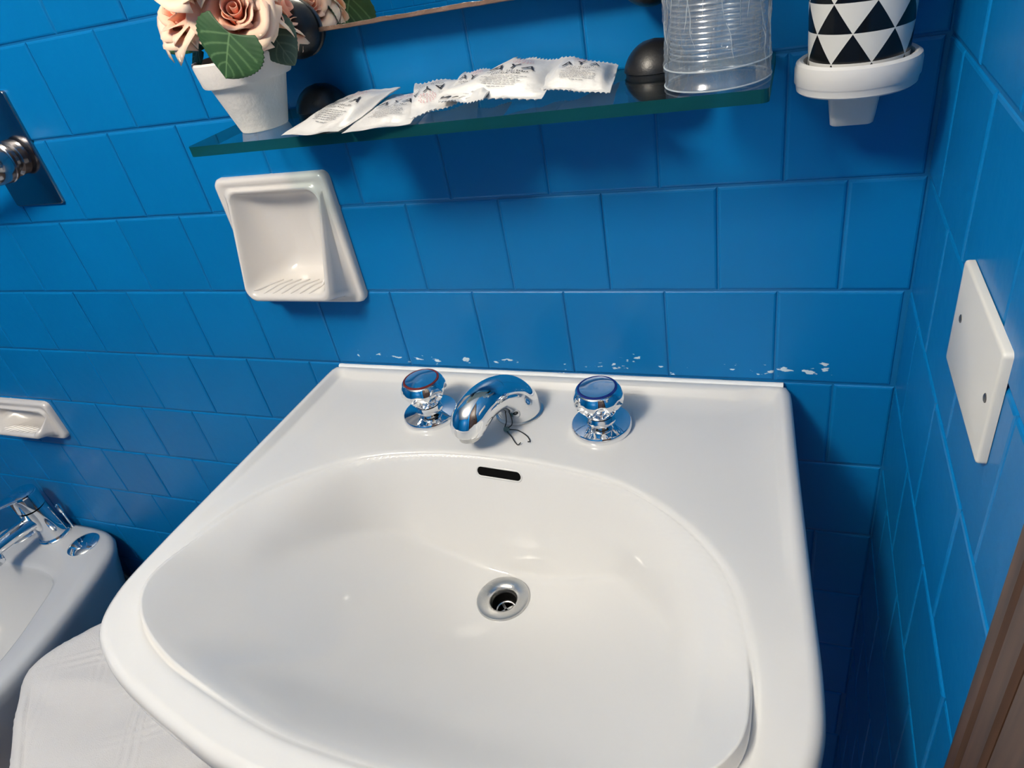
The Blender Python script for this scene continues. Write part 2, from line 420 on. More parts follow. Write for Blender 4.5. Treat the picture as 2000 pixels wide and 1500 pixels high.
fb = lambda x, z: Matrix.Translation((x, 0, z))
stuff_rows = []
for k in range(-12, 13):
    z0, z1 = rows_of(k)
    z0 = max(z0, 0.0); z1 = min(z1, ROOM_H)
    if z1 - z0 < .01: continue
    xs = []
    x = (row_off(k) - XC) * TW + 5 * TW
    while x > ROOM_X - TW:
        if ROOM_X < x < 0: xs.append(x)
        x -= TW
    xs = [0.0] + xs + [ROOM_X]
    for a, b in zip(xs[1:], xs[:-1]):
        near = -1 <= k <= 12 and not (b < -1.65 or (k > 9 and b < -1.5) or (k >= 10 and -1.15 < a < -.15))
        if not near: stuff_rows.append((a, b, z0, z1)); continue
        t = place_tile(wall_back, a, b, z0, z1, fb)
        if t is None: continue
        for lo, hi in (SOAP1, SOAP2):
            if a < hi[0] and b > lo[0] and z0 < hi[2] and z1 > lo[2]:
                t.data = t.data.copy(); cut(t, lo, hi)
tile_stuff('outer_tiles', wall_back, stuff_rows, fb)

ROFF = {2: .524, 3: .985, 4: .563, 5: .103, 6: .55}
fr_ = lambda y, z: Matrix.Translation((0, y, z)) @ Matrix.Rotation(-PI / 2, 4, 'Z')     # tile face towards -x
for k in range(-6, 13):
    z0, z1 = rows_of(k); z0 = max(z0, 0.0)
    o0 = ROFF.get(k, .5 if k % 2 == 0 else .02)
    ys = [0.0] + [-(o0 + i) * TW for i in range(5) if .02 < (o0 + i) * TW < .37] + [-.372]
    for b, a in zip(ys[:-1], ys[1:]): place_tile(wall_right, a, b, z0, z1, fr_)
tile_stuff('outer_tiles', wall_right, [(a, a + .1, Z0 + k * TH, Z0 + (k + 1) * TH) for k in range(10, 14) for a in (-.1, -.2, -.3)], fr_)
ff = lambda x, z: Matrix.Translation((x, ROOM_Y, z)) @ Matrix.Rotation(PI, 4, 'Z')
fl_ = lambda y, z: Matrix.Translation((ROOM_X, y, z)) @ Matrix.Rotation(PI / 2, 4, 'Z')
def grid_rows(a0, a1, z1):
    out = []
    for k in range(int(z1 / TH)):
        x = a0 + (0 if k % 2 else TW / 2)
        if k % 2 == 0: out.append((a0, x, k * TH, (k + 1) * TH))
        while x < a1 - .01:
            out.append((x, min(x + TW, a1), k * TH, (k + 1) * TH)); x += TW
    return out
tile_stuff('outer_tiles', wall_front, grid_rows(ROOM_X, 0, ROOM_H), ff)
tile_stuff('outer_tiles', wall_left, grid_rows(ROOM_Y, 0, ROOM_H), fl_)
tile_stuff('outer_tiles', wall_right_far, grid_rows(ROOM_Y, -1.19, ROOM_H), fr_)

# wooden door frame on the right wall and the closed door in it
def strip(name, y0, y1, x0, x1, z0, z1, parent, b=.002):
    # vertical bar with eased edges, face towards -x
    R = [(y0, x1), (y0, x0 + b), (y0 - b * .0 + (b if y1 > y0 else -b), x0), (y1 - (b if y1 > y0 else -b), x0), (y1, x0 + b), (y1, x1)]
    V = [(x, y, z) for z in (z0, z1) for y, x in R]; n = len(R)
    F = [tuple(range(n))[::-1], tuple(range(n, 2 * n))] + [(i, (i + 1) % n, n + (i + 1) % n, n + i) for i in range(n)]
    return new_obj(name, V, F, M_WOOD, parent, smooth=False)
trim = bpy.data.objects.new('trim_1', None); COL.objects.link(trim); structure(trim)
strip('frame_bead', -.3665, -.3795, -.0115, .02, 0, 2.06, trim)
strip('frame_groove', -.3795, -.3830, -.0060, .02, 0, 2.06, trim, .0003)
strip('frame_board', -.3830, -.4010, -.0120, .02, 0, 2.06, trim)
strip('frame_groove', -.4010, -.4045, -.0060, .02, 0, 2.06, trim, .0003)
strip('frame_board', -.4045, -.4360, -.0120, .02, 0, 2.06, trim)
strip('frame_jamb', -.4360, -.4560, -.0040, .10, 0, 2.03, trim)
strip('frame_board', -1.20, -1.14, -.0120, .02, 0, 2.06, trim)
box('frame_head', (-.012, -1.14, 2.00), (.02, -.436, 2.06), M_WOOD, trim)
door = structure(box('door_1', (.03, -1.14, .005), (.07, -.456, 2.00), M_WOOD))
for z0, z1 in ((.2, .95), (1.08, 1.86)):
    p = plate('door_panel', .46, z1 - z0, .008, .004, .006, M_WOOD, door, 'yz', (.031, -.80, (z0 + z1) / 2))
lathe('door_handle', [(.024, 0), (.024, .006), (.009, .008), (.009, .035), (.013, .04), (.013, .05), (.004, .053)], M_STEEL, door, 24, 'x', loc=(.03, -.52, 1.02))

# ------------------------------------------------------------------ ceiling lamp (the light of the room)
lamp = thing('ceiling_lamp', 'round white glass globe lamp, lit, hanging from the ceiling', 'lamp', LAMP_POS)
lathe('lamp_rose', [(.05, ROOM_H - LAMP_POS[2] - .001), (.05, ROOM_H - LAMP_POS[2] - .02), (.01, ROOM_H - LAMP_POS[2] - .026)], M_CHROME, lamp, 40)
lathe('lamp_stem', [(.008, ROOM_H - LAMP_POS[2] - .02), (.008, LAMP_R + .02), (.03, LAMP_R + .012), (.034, LAMP_R - .008)], M_CHROME, lamp, 24)
M_LAMP = mat('lit_opal_glass', (0.9, 0.9, 0.88), 0.4, emis=((1.0, 0.90, 0.755), LAMP_STRENGTH))
lathe('lamp_globe', [(max(LAMP_R * math.sin(PI * i / 24), .002), -LAMP_R * math.cos(PI * i / 24)) for i in range(25)], M_LAMP, lamp, 48)

# ------------------------------------------------------------------ washbasin
def closed_curve(pts, sub=10):
    P = [Vector((*p, 0)) for p in pts]; n = len(P); out = []
    for i in range(n):
        p0, p1, p2, p3 = P[i - 1], P[i], P[(i + 1) % n], P[(i + 2) % n]
        for s in range(sub):
            t = s / sub
            q = 0.5 * ((2 * p1) + (p2 - p0) * t + (2 * p0 - 5 * p1 + 4 * p2 - p3) * t * t + (3 * p1 - p0 - 3 * p2 + p3) * t ** 3)
            out.append((q.x, q.y))
    return np.array(out)
def polar(curve, c, angles):
    """radius of a star-shaped closed polyline about c for each angle"""
    A = curve - c; B = np.roll(A, -1, 0); out = []
    for a in angles:
        d = np.array((math.cos(a), math.sin(a)))
        den = d[0] * (B - A)[:, 1] - d[1] * (B - A)[:, 0]
        den = np.where(np.abs(den) < 1e-12, 1e-12, den)
        t = (A[:, 0] * (B - A)[:, 1] - A[:, 1] * (B - A)[:, 0]) / den
        u = (A[:, 0] * d[1] - A[:, 1] * d[0]) / den
        ok = (u >= -1e-9) & (u <= 1 + 1e-9) & (t > 0)
        out.append(t[ok].max())
    r = np.array(out)
    return c + np.stack([r * np.cos(angles), r * np.sin(angles)], 1)
ZR = Z0 - .0985                  # rim height
CB = np.array((-.345, -.25))
ANG = np.linspace(0, 2 * PI, 360, endpoint=False)
outer_pts = [(-.345, -.001), (-.20, -.001), (-.100, -.001), (-.0915, -.003), (-.087, -.010), (-.083, -.06), (-.079, -.113), (-.068, -.245), (-.0625, -.31), (-.063, -.352),
             (-.076, -.392), (-.108, -.417), (-.165, -.437), (-.25, -.453), (-.345, -.459), (-.415, -.455), (-.474, -.443), (-.535, -.426),
             (-.578, -.408), (-.607, -.386), (-.621, -.35), (-.6225, -.30), (-.620, -.22), (-.616, -.10), (-.613, -.012), (-.609, -.003), (-.600, -.001), (-.49, -.001)]
lip_pts = [(-.345, -.1325), (-.278, -.1395), (-.219, -.154), (-.166, -.190), (-.126, -.240), (-.109, -.293), (-.103, -.342), (-.108, -.376), (-.130, -.400), (-.175, -.4145), (-.235, -.424), (-.30, -.430),
           (-.345, -.4305), (-.40, -.4265), (-.463, -.4135), (-.523, -.397), (-.566, -.373), (-.588, -.339), (-.588, -.292), (-.567, -.226), (-.519, -.171), (-.473, -.146), (-.413, -.1345)]
O_ = polar(closed_curve(outer_pts), CB, ANG)
B_ = polar(closed_curve(lip_pts), CB, ANG)
def dist_to(P, C):
    A = C; B = np.roll(C, -1, 0); D = B - A; L2 = (D * D).sum(1)
    t = np.clip(((P[:, None] - A[None]) * D[None]).sum(2) / L2[None], 0, 1)
    return np.linalg.norm(P[:, None] - (A[None] + t[..., None] * D[None]), axis=2).min(1)
def inset(C, d):
    """offset curve sampled on the same rays about CB (d > 0 inwards)"""
    d = np.broadcast_to(np.asarray(d, float), len(C)).copy()
    n = C - CB; r = np.linalg.norm(n, axis=1); n = n / r[:, None]
    lo = np.zeros(len(C)); hi = np.full(len(C), .16); sg = np.where(d >= 0, -1.0, 1.0); ad = np.abs(d)
    for _ in range(22):
        mid = (lo + hi) / 2
        far = dist_to(C + n * (sg * mid)[:, None], C) > ad
        hi = np.where(far, mid, hi); lo = np.where(far, lo, mid)
    return C + n * (sg * (lo + hi) / 2)[:, None]
def smooth01(x): x = np.clip(x, 0, 1); return x * x * (3 - 2 * x)
def rim_fade(P): return smooth01((P[:, 1] + .30) / .22)          # 1 at the back, 0 at the front
DRAIN = np.array((-.339, -.2030)); ZD = Z0 - .2310
rings = []
def ring3(P, z): rings.append([(float(p[0]), float(min(p[1], -.0006)), float(zz)) for p, zz in zip(P, np.broadcast_to(z, len(P)))])
fade = rim_fade(O_)
# underside, edge roll, rim, step, deck
und = CB + (O_ - CB) * .30; ring3(und + (0, .06), Z0 - .285)
ring3(CB + (O_ - CB) * .55 + (0, .03), Z0 - .27)
ring3(CB + (O_ - CB) * .80 + (0, .01), Z0 - .20)
ring3(inset(O_, .022), ZR - .055); ring3(inset(O_, .007), ZR - .043); ring3(inset(O_, .001), ZR - .032)
ring3(O_, ZR - .022); ring3(O_, ZR - .012); ring3(inset(O_, .0012), ZR - .006); ring3(inset(O_, .0038), ZR - .0022); ring3(inset(O_, .008), ZR)
backness = smooth01((O_[:, 1] + .05) / .04) * (np.abs(O_[:, 0] + .35) < .245)
iw = .0105 + .004 * backness
gap = np.linalg.norm(O_ - B_, axis=1); sc_ = np.clip((gap - .012) / .024, .25, 1.0)
ring3(inset(O_, iw * (.8 + .2 * sc_) * sc_ ** .3), ZR + .0002 * fade)
deck = ZR - .0085 * fade
ring3(inset(O_, .0080 + (iw - .0055) * sc_), ZR - .0012 * fade)
ring3(inset(O_, .0080 + (iw - .0015) * sc_), ZR - .0068 * fade)
I_ = inset(O_, .0080 + (iw + .0020) * sc_); ring3(I_, deck)
LO = inset(B_, -.006)
for s in (.25, .5, .75): ring3(I_ * (1 - s) + LO * s, deck)
ring3(LO, deck - .0001); ring3(inset(B_, -.004), deck - .0003); ring3(inset(B_, -.002), deck - .0010)
B_deck = ZR - .0085 * rim_fade(O_)
lipz = B_deck - .0030
ring3(B_, B_deck - .0026)
# inside: smooth maximum of a steep wall below the lip and a shallow bowl rising from the drain
ND = 46
Dring = DRAIN + np.stack([.0195 * np.cos(ANG), .0195 * np.sin(ANG)], 1)
Bseg = B_
for i in range(1, ND + 1):
    s = i / ND; s = s ** 1.35
    P = B_ * (1 - s) + Dring * s
    dist = np.min(np.linalg.norm(P[:, None, :] - Bseg[None, ::2, :], axis=2), axis=1)
    gentle = np.maximum(smooth01((-.20 - P[:, 1]) / .14), smooth01((np.abs(P[:, 0] + .345) - .10) / .11))
    slope = 3.3 * (1 - gentle) + .75 * gentle
    r = .006 * (1 - gentle) + .014 * gentle
    wall_z = B_deck - .0026 - .35 * dist - slope * (dist - r * (1 - np.exp(-dist / r)))
    dx = P[:, 0] - DRAIN[0]; dy = P[:, 1] - DRAIN[1]
    de = np.sqrt((dx * .92) ** 2 + np.where(dy < 0, dy, dy * .6) ** 2)
    bowl = ZD + .725 * (np.sqrt(de ** 2 + .085 ** 2) - .085)
    k = .0065
    z = np.maximum(wall_z, bowl) + k * np.log1p(np.exp(-np.abs(wall_z - bowl) / k)) * (1 - s) ** .3
    ring3(P, z)
V, F = loft(rings)
basin = thing('washbasin', 'white ceramic washbasin with raised rim, fixed to the blue tiled wall', 'washbasin', (-.345, -.001, ZR))
def under(o, parent, loc):
    o.parent = parent
    o.matrix_parent_inverse = Matrix.Translation(-Vector(loc))
    return o
bl = (-.345, -.001, ZR)
bowl_o = under(new_obj('basin_bowl', V, F, M_CERAMIC), basin, bl)
def surf_z(x, y):
    best = min(((v[0] - x) ** 2 + (v[1] - y) ** 2, v[2]) for v in V[14 * 360:])
    return best[1]
# drain
dr = lathe('drain', [(.0120, -.022), (.0125, -.006), (.0133, -.0012), (.0145, .0004), (.0175, .0016), (.0230, .0026), (.0255, .0024), (.0264, .0012), (.0264, -.004)], M_CHROME_DIRTY, None, 56, cap0=False, cap1=False)
under(dr, basin, bl); dr.location = (DRAIN[0], DRAIN[1], ZD + .0022)
DZ = ZD + .0022
g = lathe('grille_ring', [(.0124, -.0165), (.0098, -.0155), (.0088, -.0160), (.0088, -.018)], M_CHROME_DIRTY, dr, 40, cap0=False, cap1=False)
for a in (0.75, 0.75 + PI / 2):
    c, s = math.cos(a), math.sin(a); h = .0012
    Vb = [(c * l - s * ww, s * l + c * ww, z) for z in (-.0185, -.0162) for l, ww in ((-.0095, -h), (.0095, -h), (.0095, h), (-.0095, h))]
    new_obj('grille_bar', Vb, [(0, 3, 2, 1), (4, 5, 6, 7), (0, 1, 5, 4), (1, 2, 6, 5), (2, 3, 7, 6), (3, 0, 4, 7)], M_CHROME_DIRTY, dr, False)
lathe('drain_throat', [(.0121, -.006), (.0121, -.05), (.001, -.051)], M_BLACK_HOLE, dr, 32, cap0=False)
# overflow slot on the bowl's back wall: uncut, a black patch paints its shade
from mathutils.bvhtree import BVHTree
bvh = BVHTree.FromPolygons([Vector(v) for v in V], F)
def on_bowl(x, z):
    h = bvh.ray_cast(Vector((x, -.30, z)), Vector((0, 1, 0)))
    return (h[0], h[1] if h[1].y < 0 else -h[1])
def capsule(wid, hgt, n=14):
    return [((wid / 2 - hgt / 2) * (1 if math.cos(a) > 0 else -1) + hgt / 2 * math.cos(a), hgt / 2 * math.sin(a)) for a in [2 * PI * (i + .5) / (2 * n) for i in range(2 * n)]]
def slot_ring(wd, hg, d):
    out = []
    for a, b in capsule(wd, hg):
        p, nn_ = on_bowl(OX + a, OZ + b - a * .02); out.append(p + nn_ * d)
    return out
OX, OZ = -.3455, Z0 - .1225
Vo, Fo = loft([slot_ring(wd, hg, d) for wd, hg, d in ((.0500, .0125, -.001), (.0490, .0115, .0005), (.0475, .0100, .0009), (.0462, .0088, .0006), (.0455, .0080, -.0002))])
under(new_obj('overflow_lip', Vo, Fo, M_CERAMIC), basin, bl)
Vo, Fo = loft([slot_ring(.0462, .0087, d) for d in (-.003, .0002)], True, True)
under(new_obj('overflow_dark_patch', Vo, Fo, M_BLACK_HOLE, smooth=False), basin, bl)
# sealant line between rim and wall
pts = []
for i in range(40):
    x = -.603 + i * (.508 / 39); pts.append((x, -.0026, ZR - .0032 + .0008 * noise.noise(Vector((x * 40, 0, 0)))))
so = tube('sealant', pts, .0038, M_SEAL, None, 8, 2); under(so, basin, bl)

# ------------------------------------------------------------------ tap handles and spout
ZK = ZR - .0085
def tap_handle(x, y, label, ring_mat, rot):
    t = thing('tap_handle', label, 'tap', (x, y, ZK), rot, 'tap handles on the washbasin')
    lathe('flange', [(.0290, 0), (.0294, .0015), (.0292, .0058), (.0282, .0070), (.0170, .0084), (.0142, .0094), (.0134, .0120), (.0132, .0165)], M_CHROME, t, 56)
    lathe('neck', [(.0126, .0160), (.0126, .0190)], M_RUBBER, t, 40)
    def mod(r, h, a):
        q = max(0.0, 1 - abs(h - .0290) / .0105)          # scoops around the lower head
        c = abs(math.cos(4 * a))                            # eight lobes
        lim = 1.0 if h > .0290 else .75 + .25 * q
        edge = (c - (1 - q) * .9) * 3.2                    # arched upper border of each scoop
        return r - .0050 * float(smooth01(np.array(edge))) * lim * float(smooth01(np.array(q * 2.2)))
    prof = [(.0128, .0185), (.0150, .0190), (.0158, .0205), (.0166, .0225), (.0192, .0250), (.0220, .0285), (.0240, .0320), (.0244, .0350), (.0238, .0385), (.0222, .0425), (.0202, .0458), (.0190, .0466)]
    # resample the profile finely
    pf = []
    for (r0, h0), (r1, h1) in zip(prof[:-1], prof[1:]):
        for s in (0, .25, .5, .75): pf.append((r0 + (r1 - r0) * s, h0 + (h1 - h0) * s))
    pf.append(prof[-1])
    hd = lathe('head', pf, M_CHROME, t, 128, mod=mod, ang=60)
    lathe('colour_ring', [(.0192, .0462), (.0188, .0474), (.0176, .0477), (.0169, .0471)], ring_mat, hd, 56, cap0=False, cap1=False)
    lathe('cap', [(.0171, .0463), (.0167, .0476), (.0150, .0474), (.0080, .0470), (.001, .0470)], M_CHROME, hd, 56, cap0=False)
    return t
tap_handle(-.443, -.078, 'chrome tap handle with a red ring, left of the spout', M_RED, .2)
tap_handle(-.257, -.077, 'chrome tap handle with a blue ring, right of the spout', M_BLUE, .35)

sp = thing('basin_spout', 'short arched chrome spout between the two tap handles', 'tap', (-.348, -.062, ZK))
tube('spout_body', [(0, .001, -.001), (0, -.001, .012), (-.003, -.009, .0285), (-.008, -.026, .0410), (-.0155, -.044, .0430), (-.0220, -.0580, .0370), (-.0248, -.0635, .0300), (-.0255, -.0650, .0235)],
     [.0235, .0220, .0190, .0172, .0176, .0184, .0178, .0158], M_CHROME, sp, 40, 10, squash=(1.0, 1.02))
lathe('aerator', [(.0112, .0), (.0114, .004), (.0130, .005), (.0136, .011)], M_CHROME_DIRTY, sp, 40, loc=(-.0256, -.0652, .0175))
lathe('base_ring', [(.0250, 0), (.0252, .0015), (.0235, .0025)], M_CHROME_DIRTY, sp, 40, loc=(0, .001, 0))
wire = tube('stopper_wire', [(-.008, -.022, .030), (-.004, -.024, .018), (-.002, -.030, .010), (-.003, -.034, .0045), (.006, -.042, .0016), (.012, -.049, .0010), (.0165, -.053, .0012), (.019, -.0505, .0022)], .00055, M_WIRE, sp, 8, 6)
tube('stopper_wire', [(-.006, -.021, .029), (.002, -.026, .016), (.004, -.031, .008), (-.001, -.034, .004), (.010, -.034, .0035), (.021, -.039, .0016), (.0265, -.0455, .0010), (.0255, -.0485, .0022)], .00055, M_WIRE, sp, 8, 6)
bd = lathe('wire_clip', [(.0005, 0), (.003, .0012), (.0034, .0025), (.003, .004), (.0005, .005)], M_BEAD, sp, 16, loc=(-.0015, -.034, .0012))

# ------------------------------------------------------------------ glass shelf with its knobs
SZ = Z0 + .1985                # top of the glass
SX0, SX1, SY = -.5865, -.1112, -.1095
shelf = thing('glass_shelf', 'clear glass shelf with a green edge held by two black knobs', 'shelf', (-.349, 0, SZ))
pr = rrect(SX1 - SX0, -SY - .002, .005, 4)
cy = (SY - .002) / 2
ringsS = [[(a, b + cy, z) for a, b in pr] for z in (-.0085, 0.0)]
Vg, Fg = loft(ringsS, True, True)
gl = new_obj('glass_pane', Vg, Fg, M_GLASS, shelf, smooth=False)
gl.data.materials.append(M_GLASS_EDGE)
for p in gl.data.polygons:
    if abs(p.normal.z) < .5: p.material_index = 1
def knob_ball(name, x, y, z, r, parent, slot, vertical):
    """a ball with a slot groove in which the pane sits"""
    o = []
    rings = []
    n = 28
    for i in range(n + 1):
        t = -1 + 2 * i / n; a = math.acos(max(-1, min(1, -t)))
        rr = r * math.sin(a); h = r * -math.cos(a)
        if abs(abs(h) - slot) < r / n: pass
        rings.append((max(rr, .0004), h))
    # groove
    pf = [q for q in rings if q[1] < -slot] + [(r * .985, -slot), (r * .93, -slot * .8), (r * .93, slot * .8), (r * .985, slot)] + [q for q in rings if q[1] > slot]
    return lathe(name, pf, M_BLACK, parent, 40, 'y' if vertical else 'z', loc=(x, y, z), ang=25)
knob_ball('support_knob', -.4985 + .349, -.0225, -.001, .0242, shelf, .004, False)
knob_ball('support_knob', -.1955 + .349, -.0225, -.001, .0242, shelf, .004, False)

# ------------------------------------------------------------------ mirror above the shelf
mz = Z0 + .2625
mir = thing('wall_mirror', 'frameless mirror with a raw brown lower edge held by black knobs', 'mirror', (-.345, 0, mz))
MX0, MX1, MH = -.575 + .345, -.125 + .345, .62
box('mirror_glass', (MX0, -.0262, .0004), (MX1, -.0215, MH), M_MIRROR, mir)
nseg = 90; ring0 = []
Vm = []; Fm = []
for i in range(nseg + 1):
    x = MX0 + (MX1 - MX0) * i / nseg; j = .0008 * noise.noise(Vector((x * 70, 1.3, 0))) + .0004 * noise.noise(Vector((x * 230, 4.3, 0)))
    Vm += [(x, -.0215, .0006), (x, -.0215, -.0016 + j * .4), (x, -.0266, -.0006 + j * .3), (x, -.0267, .0024 + j)]
for i in range(nseg):
    for q in range(4): Fm.append((i * 4 + q, i * 4 + (q + 1) % 4, i * 4 + 4 + (q + 1) % 4, i * 4 + 4 + q))
Fm += [(0, 1, 2, 3), tuple(nseg * 4 + q for q in (3, 2, 1, 0))]
new_obj('mirror_edge', Vm, Fm, M_MIRROR_EDGE, mir, smooth=False)
for x in (-.4985, -.1955):
    knob_ball('clamp_knob', x + .345, -.024, .0045, .0242, mir, .0035, True)
    knob_ball('clamp_knob', x + .345, -.024, MH - .0045, .0242, mir, .0035, True)

# ------------------------------------------------------------------ flower pot
px, py = -.5355, -.0625
pot = thing('flower_pot', 'small white clay pot of peach artificial roses on the shelf', 'flower pot', (px, py, SZ + .0004))
lathe('pot', [(.0205, 0), (.0212, .0012), (.0325, .0385), (.0335, .0400), (.0372, .0400), (.0380, .0412), (.0405, .0585), (.0398, .0600), (.0378, .0600), (.0355, .052), (.001, .051)], M_POT, pot, 56, cap1=False, ang=30)
lathe('pot_filling', [(.036, .0530), (.02, .0555), (.001, .0565)], M_BLACK_HOLE, pot, 24, cap0=False)

def set_attr(o, name, vals):
    a = o.data.attributes.new(name, 'FLOAT', 'POINT'); a.data.foreach_set('value', vals)
def thick(V, F, n, t):
    """give an open sheet (verts V, normals n) a thickness"""
    k = len(V); V2 = list(V) + [v - m * t for v, m in zip(V, n)]
    cnt = {}
    for f in F:
        for a, b in zip(f, f[1:] + f[:1]): cnt[(a, b)] = 1
    F2 = list(F) + [tuple(k + i for i in f[::-1]) for f in F]
    for (a, b) in cnt:
        if (b, a) not in cnt: F2.append((b, a, k + a, k + b))
    return V2, F2
def sheet(name, fn, nu, nv, material, parent, t, attr=None):
    P = [[fn(i / nu, j / nv) for i in range(nu + 1)] for j in range(nv + 1)]
    V = [p for r in P for p in r]; n = nu + 1
    F = [(j * n + i, j * n + i + 1, (j + 1) * n + i + 1, (j + 1) * n + i) for j in range(nv) for i in range(nu)]
    Nn = [Vector((0, 0, 0)) for _ in V]
    for f in F:
        q = (V[f[2]] - V[f[0]]).cross(V[f[3]] - V[f[1]])
        for i in f: Nn[i] += q
    Nn = [q.normalized() if q.length > 0 else Vector((0, 0, 1)) for q in Nn]
    V2, F2 = thick(V, F, Nn, t)
    o = new_obj(name, V2, F2, material, parent)
    if attr:
        for an, af in attr.items():
            vals = [af(i / nu, j / nv) for j in range(nv + 1) for i in range(nu + 1)]
            set_attr(o, an, vals + vals)
    return o
def rose(center, axis, R, seed):
    rnd = random.Random(seed)
    ax = Vector(axis).normalized()
    u = ax.orthogonal().normalized(); v = ax.cross(u)
    M = Matrix((u, v, ax)).transposed()
    c = Vector(center)
    pr_ = []
    # bud: a rolled spiral sheet
    def bud(s, t):
        a = s * 4.2 * PI; rr = R * (.07 + .20 * s) * (.75 + .35 * t)
        return c + M @ Vector((rr * math.cos(a), rr * math.sin(a), R * (-.25 + (.80 + .10 * math.sin(a * .5 + seed)) * t)))
    ro = sheet('rose', bud, 48, 6, M_PETAL, pot, .0004, {'along': lambda s, t: .05 + .38 * t})
    layers = [(3, .34, .98, .10), (4, .50, 1.0, .30), (5, .70, .96, .55), (6, .88, .88, .72)]
    for li, (n, rad, hgt, opn) in enumerate(layers):
        a0 = rnd.uniform(0, 6.28)
        for k in range(n):
            ac = a0 + 2 * PI * k / n + rnd.uniform(-.2, .2)
            wid = 1.25 if li < 2 else 1.05
            sc = rnd.uniform(.9, 1.1); ph = rnd.uniform(0, 6)
            def petal(s, t, ac=ac, rad=rad, hgt=hgt, opn=opn, wid=wid, sc=sc, ph=ph):
                x = s * 2 - 1
                prof = math.sin(min(1, .12 + t) * PI * .56) ** .8
                edge = (1 - (max(0, t - .55) / .45) ** 2 * (x * x) * .35)
                ang = ac + x * wid * (0.35 + .65 * prof) * .9
                flare = rad * (.25 + .75 * t ** .8) + opn * .38 * max(0, t - .62) ** 1.2 * 2 + .05 * math.sin(5 * x + ph) * t * t
                z = -.35 + hgt * (t ** .85) * edge * .95 - opn * .55 * max(0, t - .72) ** 1.1 * 2.2 + .05 * math.sin(3.3 * x + ph) * t
                return c + M @ Vector((R * sc * flare * math.cos(ang), R * sc * flare * math.sin(ang), R * z))
            base = (.10, .22, .42, .60)[li]
            sheet('petal', petal, 10, 8, M_PETAL, ro, .0003, {'along': lambda s, t, b=base: b * (.35 + .65 * t) + .48 * t ** 1.3})
    return ro
cz = .0
rose((-.020, -.014, .093), (-.25, -.72, .62), .034, 1)
rose((.026, -.018, .088), (.50, -.70, .45), .031, 2)
rose((.006, .018, .102), (.3, .30, .9), .033, 3)
rose((-.014, .026, .092), (-.55, .45, .7), .026, 4)
rose((.036, .014, .080), (.85, .35, .45), .028, 5)
rose((.004, -.026, .112), (.1, -.55, .9), .029, 6)

def leaf(name, base, tip, normal, wid, material, cup=.12, heart=.25, teeth=14, n=26):
    """broad leaf from base to tip; outline heart-shaped, toothed; veins as a vertex attribute"""
    b = Vector(base); d = Vector(tip) - b; Ln = d.length; d.normalize()
    nv_ = Vector(normal); nv_ = (nv_ - d * nv_.dot(d)).normalized(); sd = d.cross(nv_)
    def half(t): return wid * (math.sin(PI * min(1, t * .93 + .07) ** .62) ** .75) * (1 + .02 * math.sin(teeth * 2 * PI * t))
    def fn(s, t):
        x = (s * 2 - 1); h = half(t)
        back = heart * Ln * (abs(x) ** 1.3) * (1 - t) ** 3
        bend = cup * Ln * (t * t * .9 - .15) ;
        ridge = .05 * Ln * abs(x) ** .8 - .10 * Ln * (x * x)
        return b + d * (Ln * t - back) + sd * (x * h) + nv_ * (ridge - bend)
    def vein(s, t):
        x = abs(s * 2 - 1); h = half(t)
        m = max(0, 1 - x * h / .00065)
        q = 0
        for k in (0.02, .22, .42, .62):
            q = max(q, max(0, 1 - abs((t - k) - x * .38) * Ln / .0010)) if x < .85 else q
        return min(1, max(m, .75 * q))
    return sheet(name, fn, n * 2, n * 2, material, pot, .0004, {'vein': vein})
leaf('leaf', (.043, -.053, .0800), (.0245, -.0565, .0500), (.15, -.95, .30), .0300, M_LEAF, .10, .20)
leaf('leaf', (.040, -.004, .0760), (.056, -.008, .0470), (.45, -.85, .2), .0185, M_LEAF2, .15, .2)
leaf('leaf', (-.028, .006, .076), (-.077, .000, .0715), (.35, -.75, .55), .0085, M_LEAF, .12, .0)
leaf('leaf', (-.030, -.010, .070), (-.046, -.012, .056), (-.5, -.8, .3), .011, M_LEAF, .12, .1)
leaf('leaf', (.010, .035, .080), (.040, .055, .088), (.2, .4, .9), .010, M_LEAF, .12, .0)

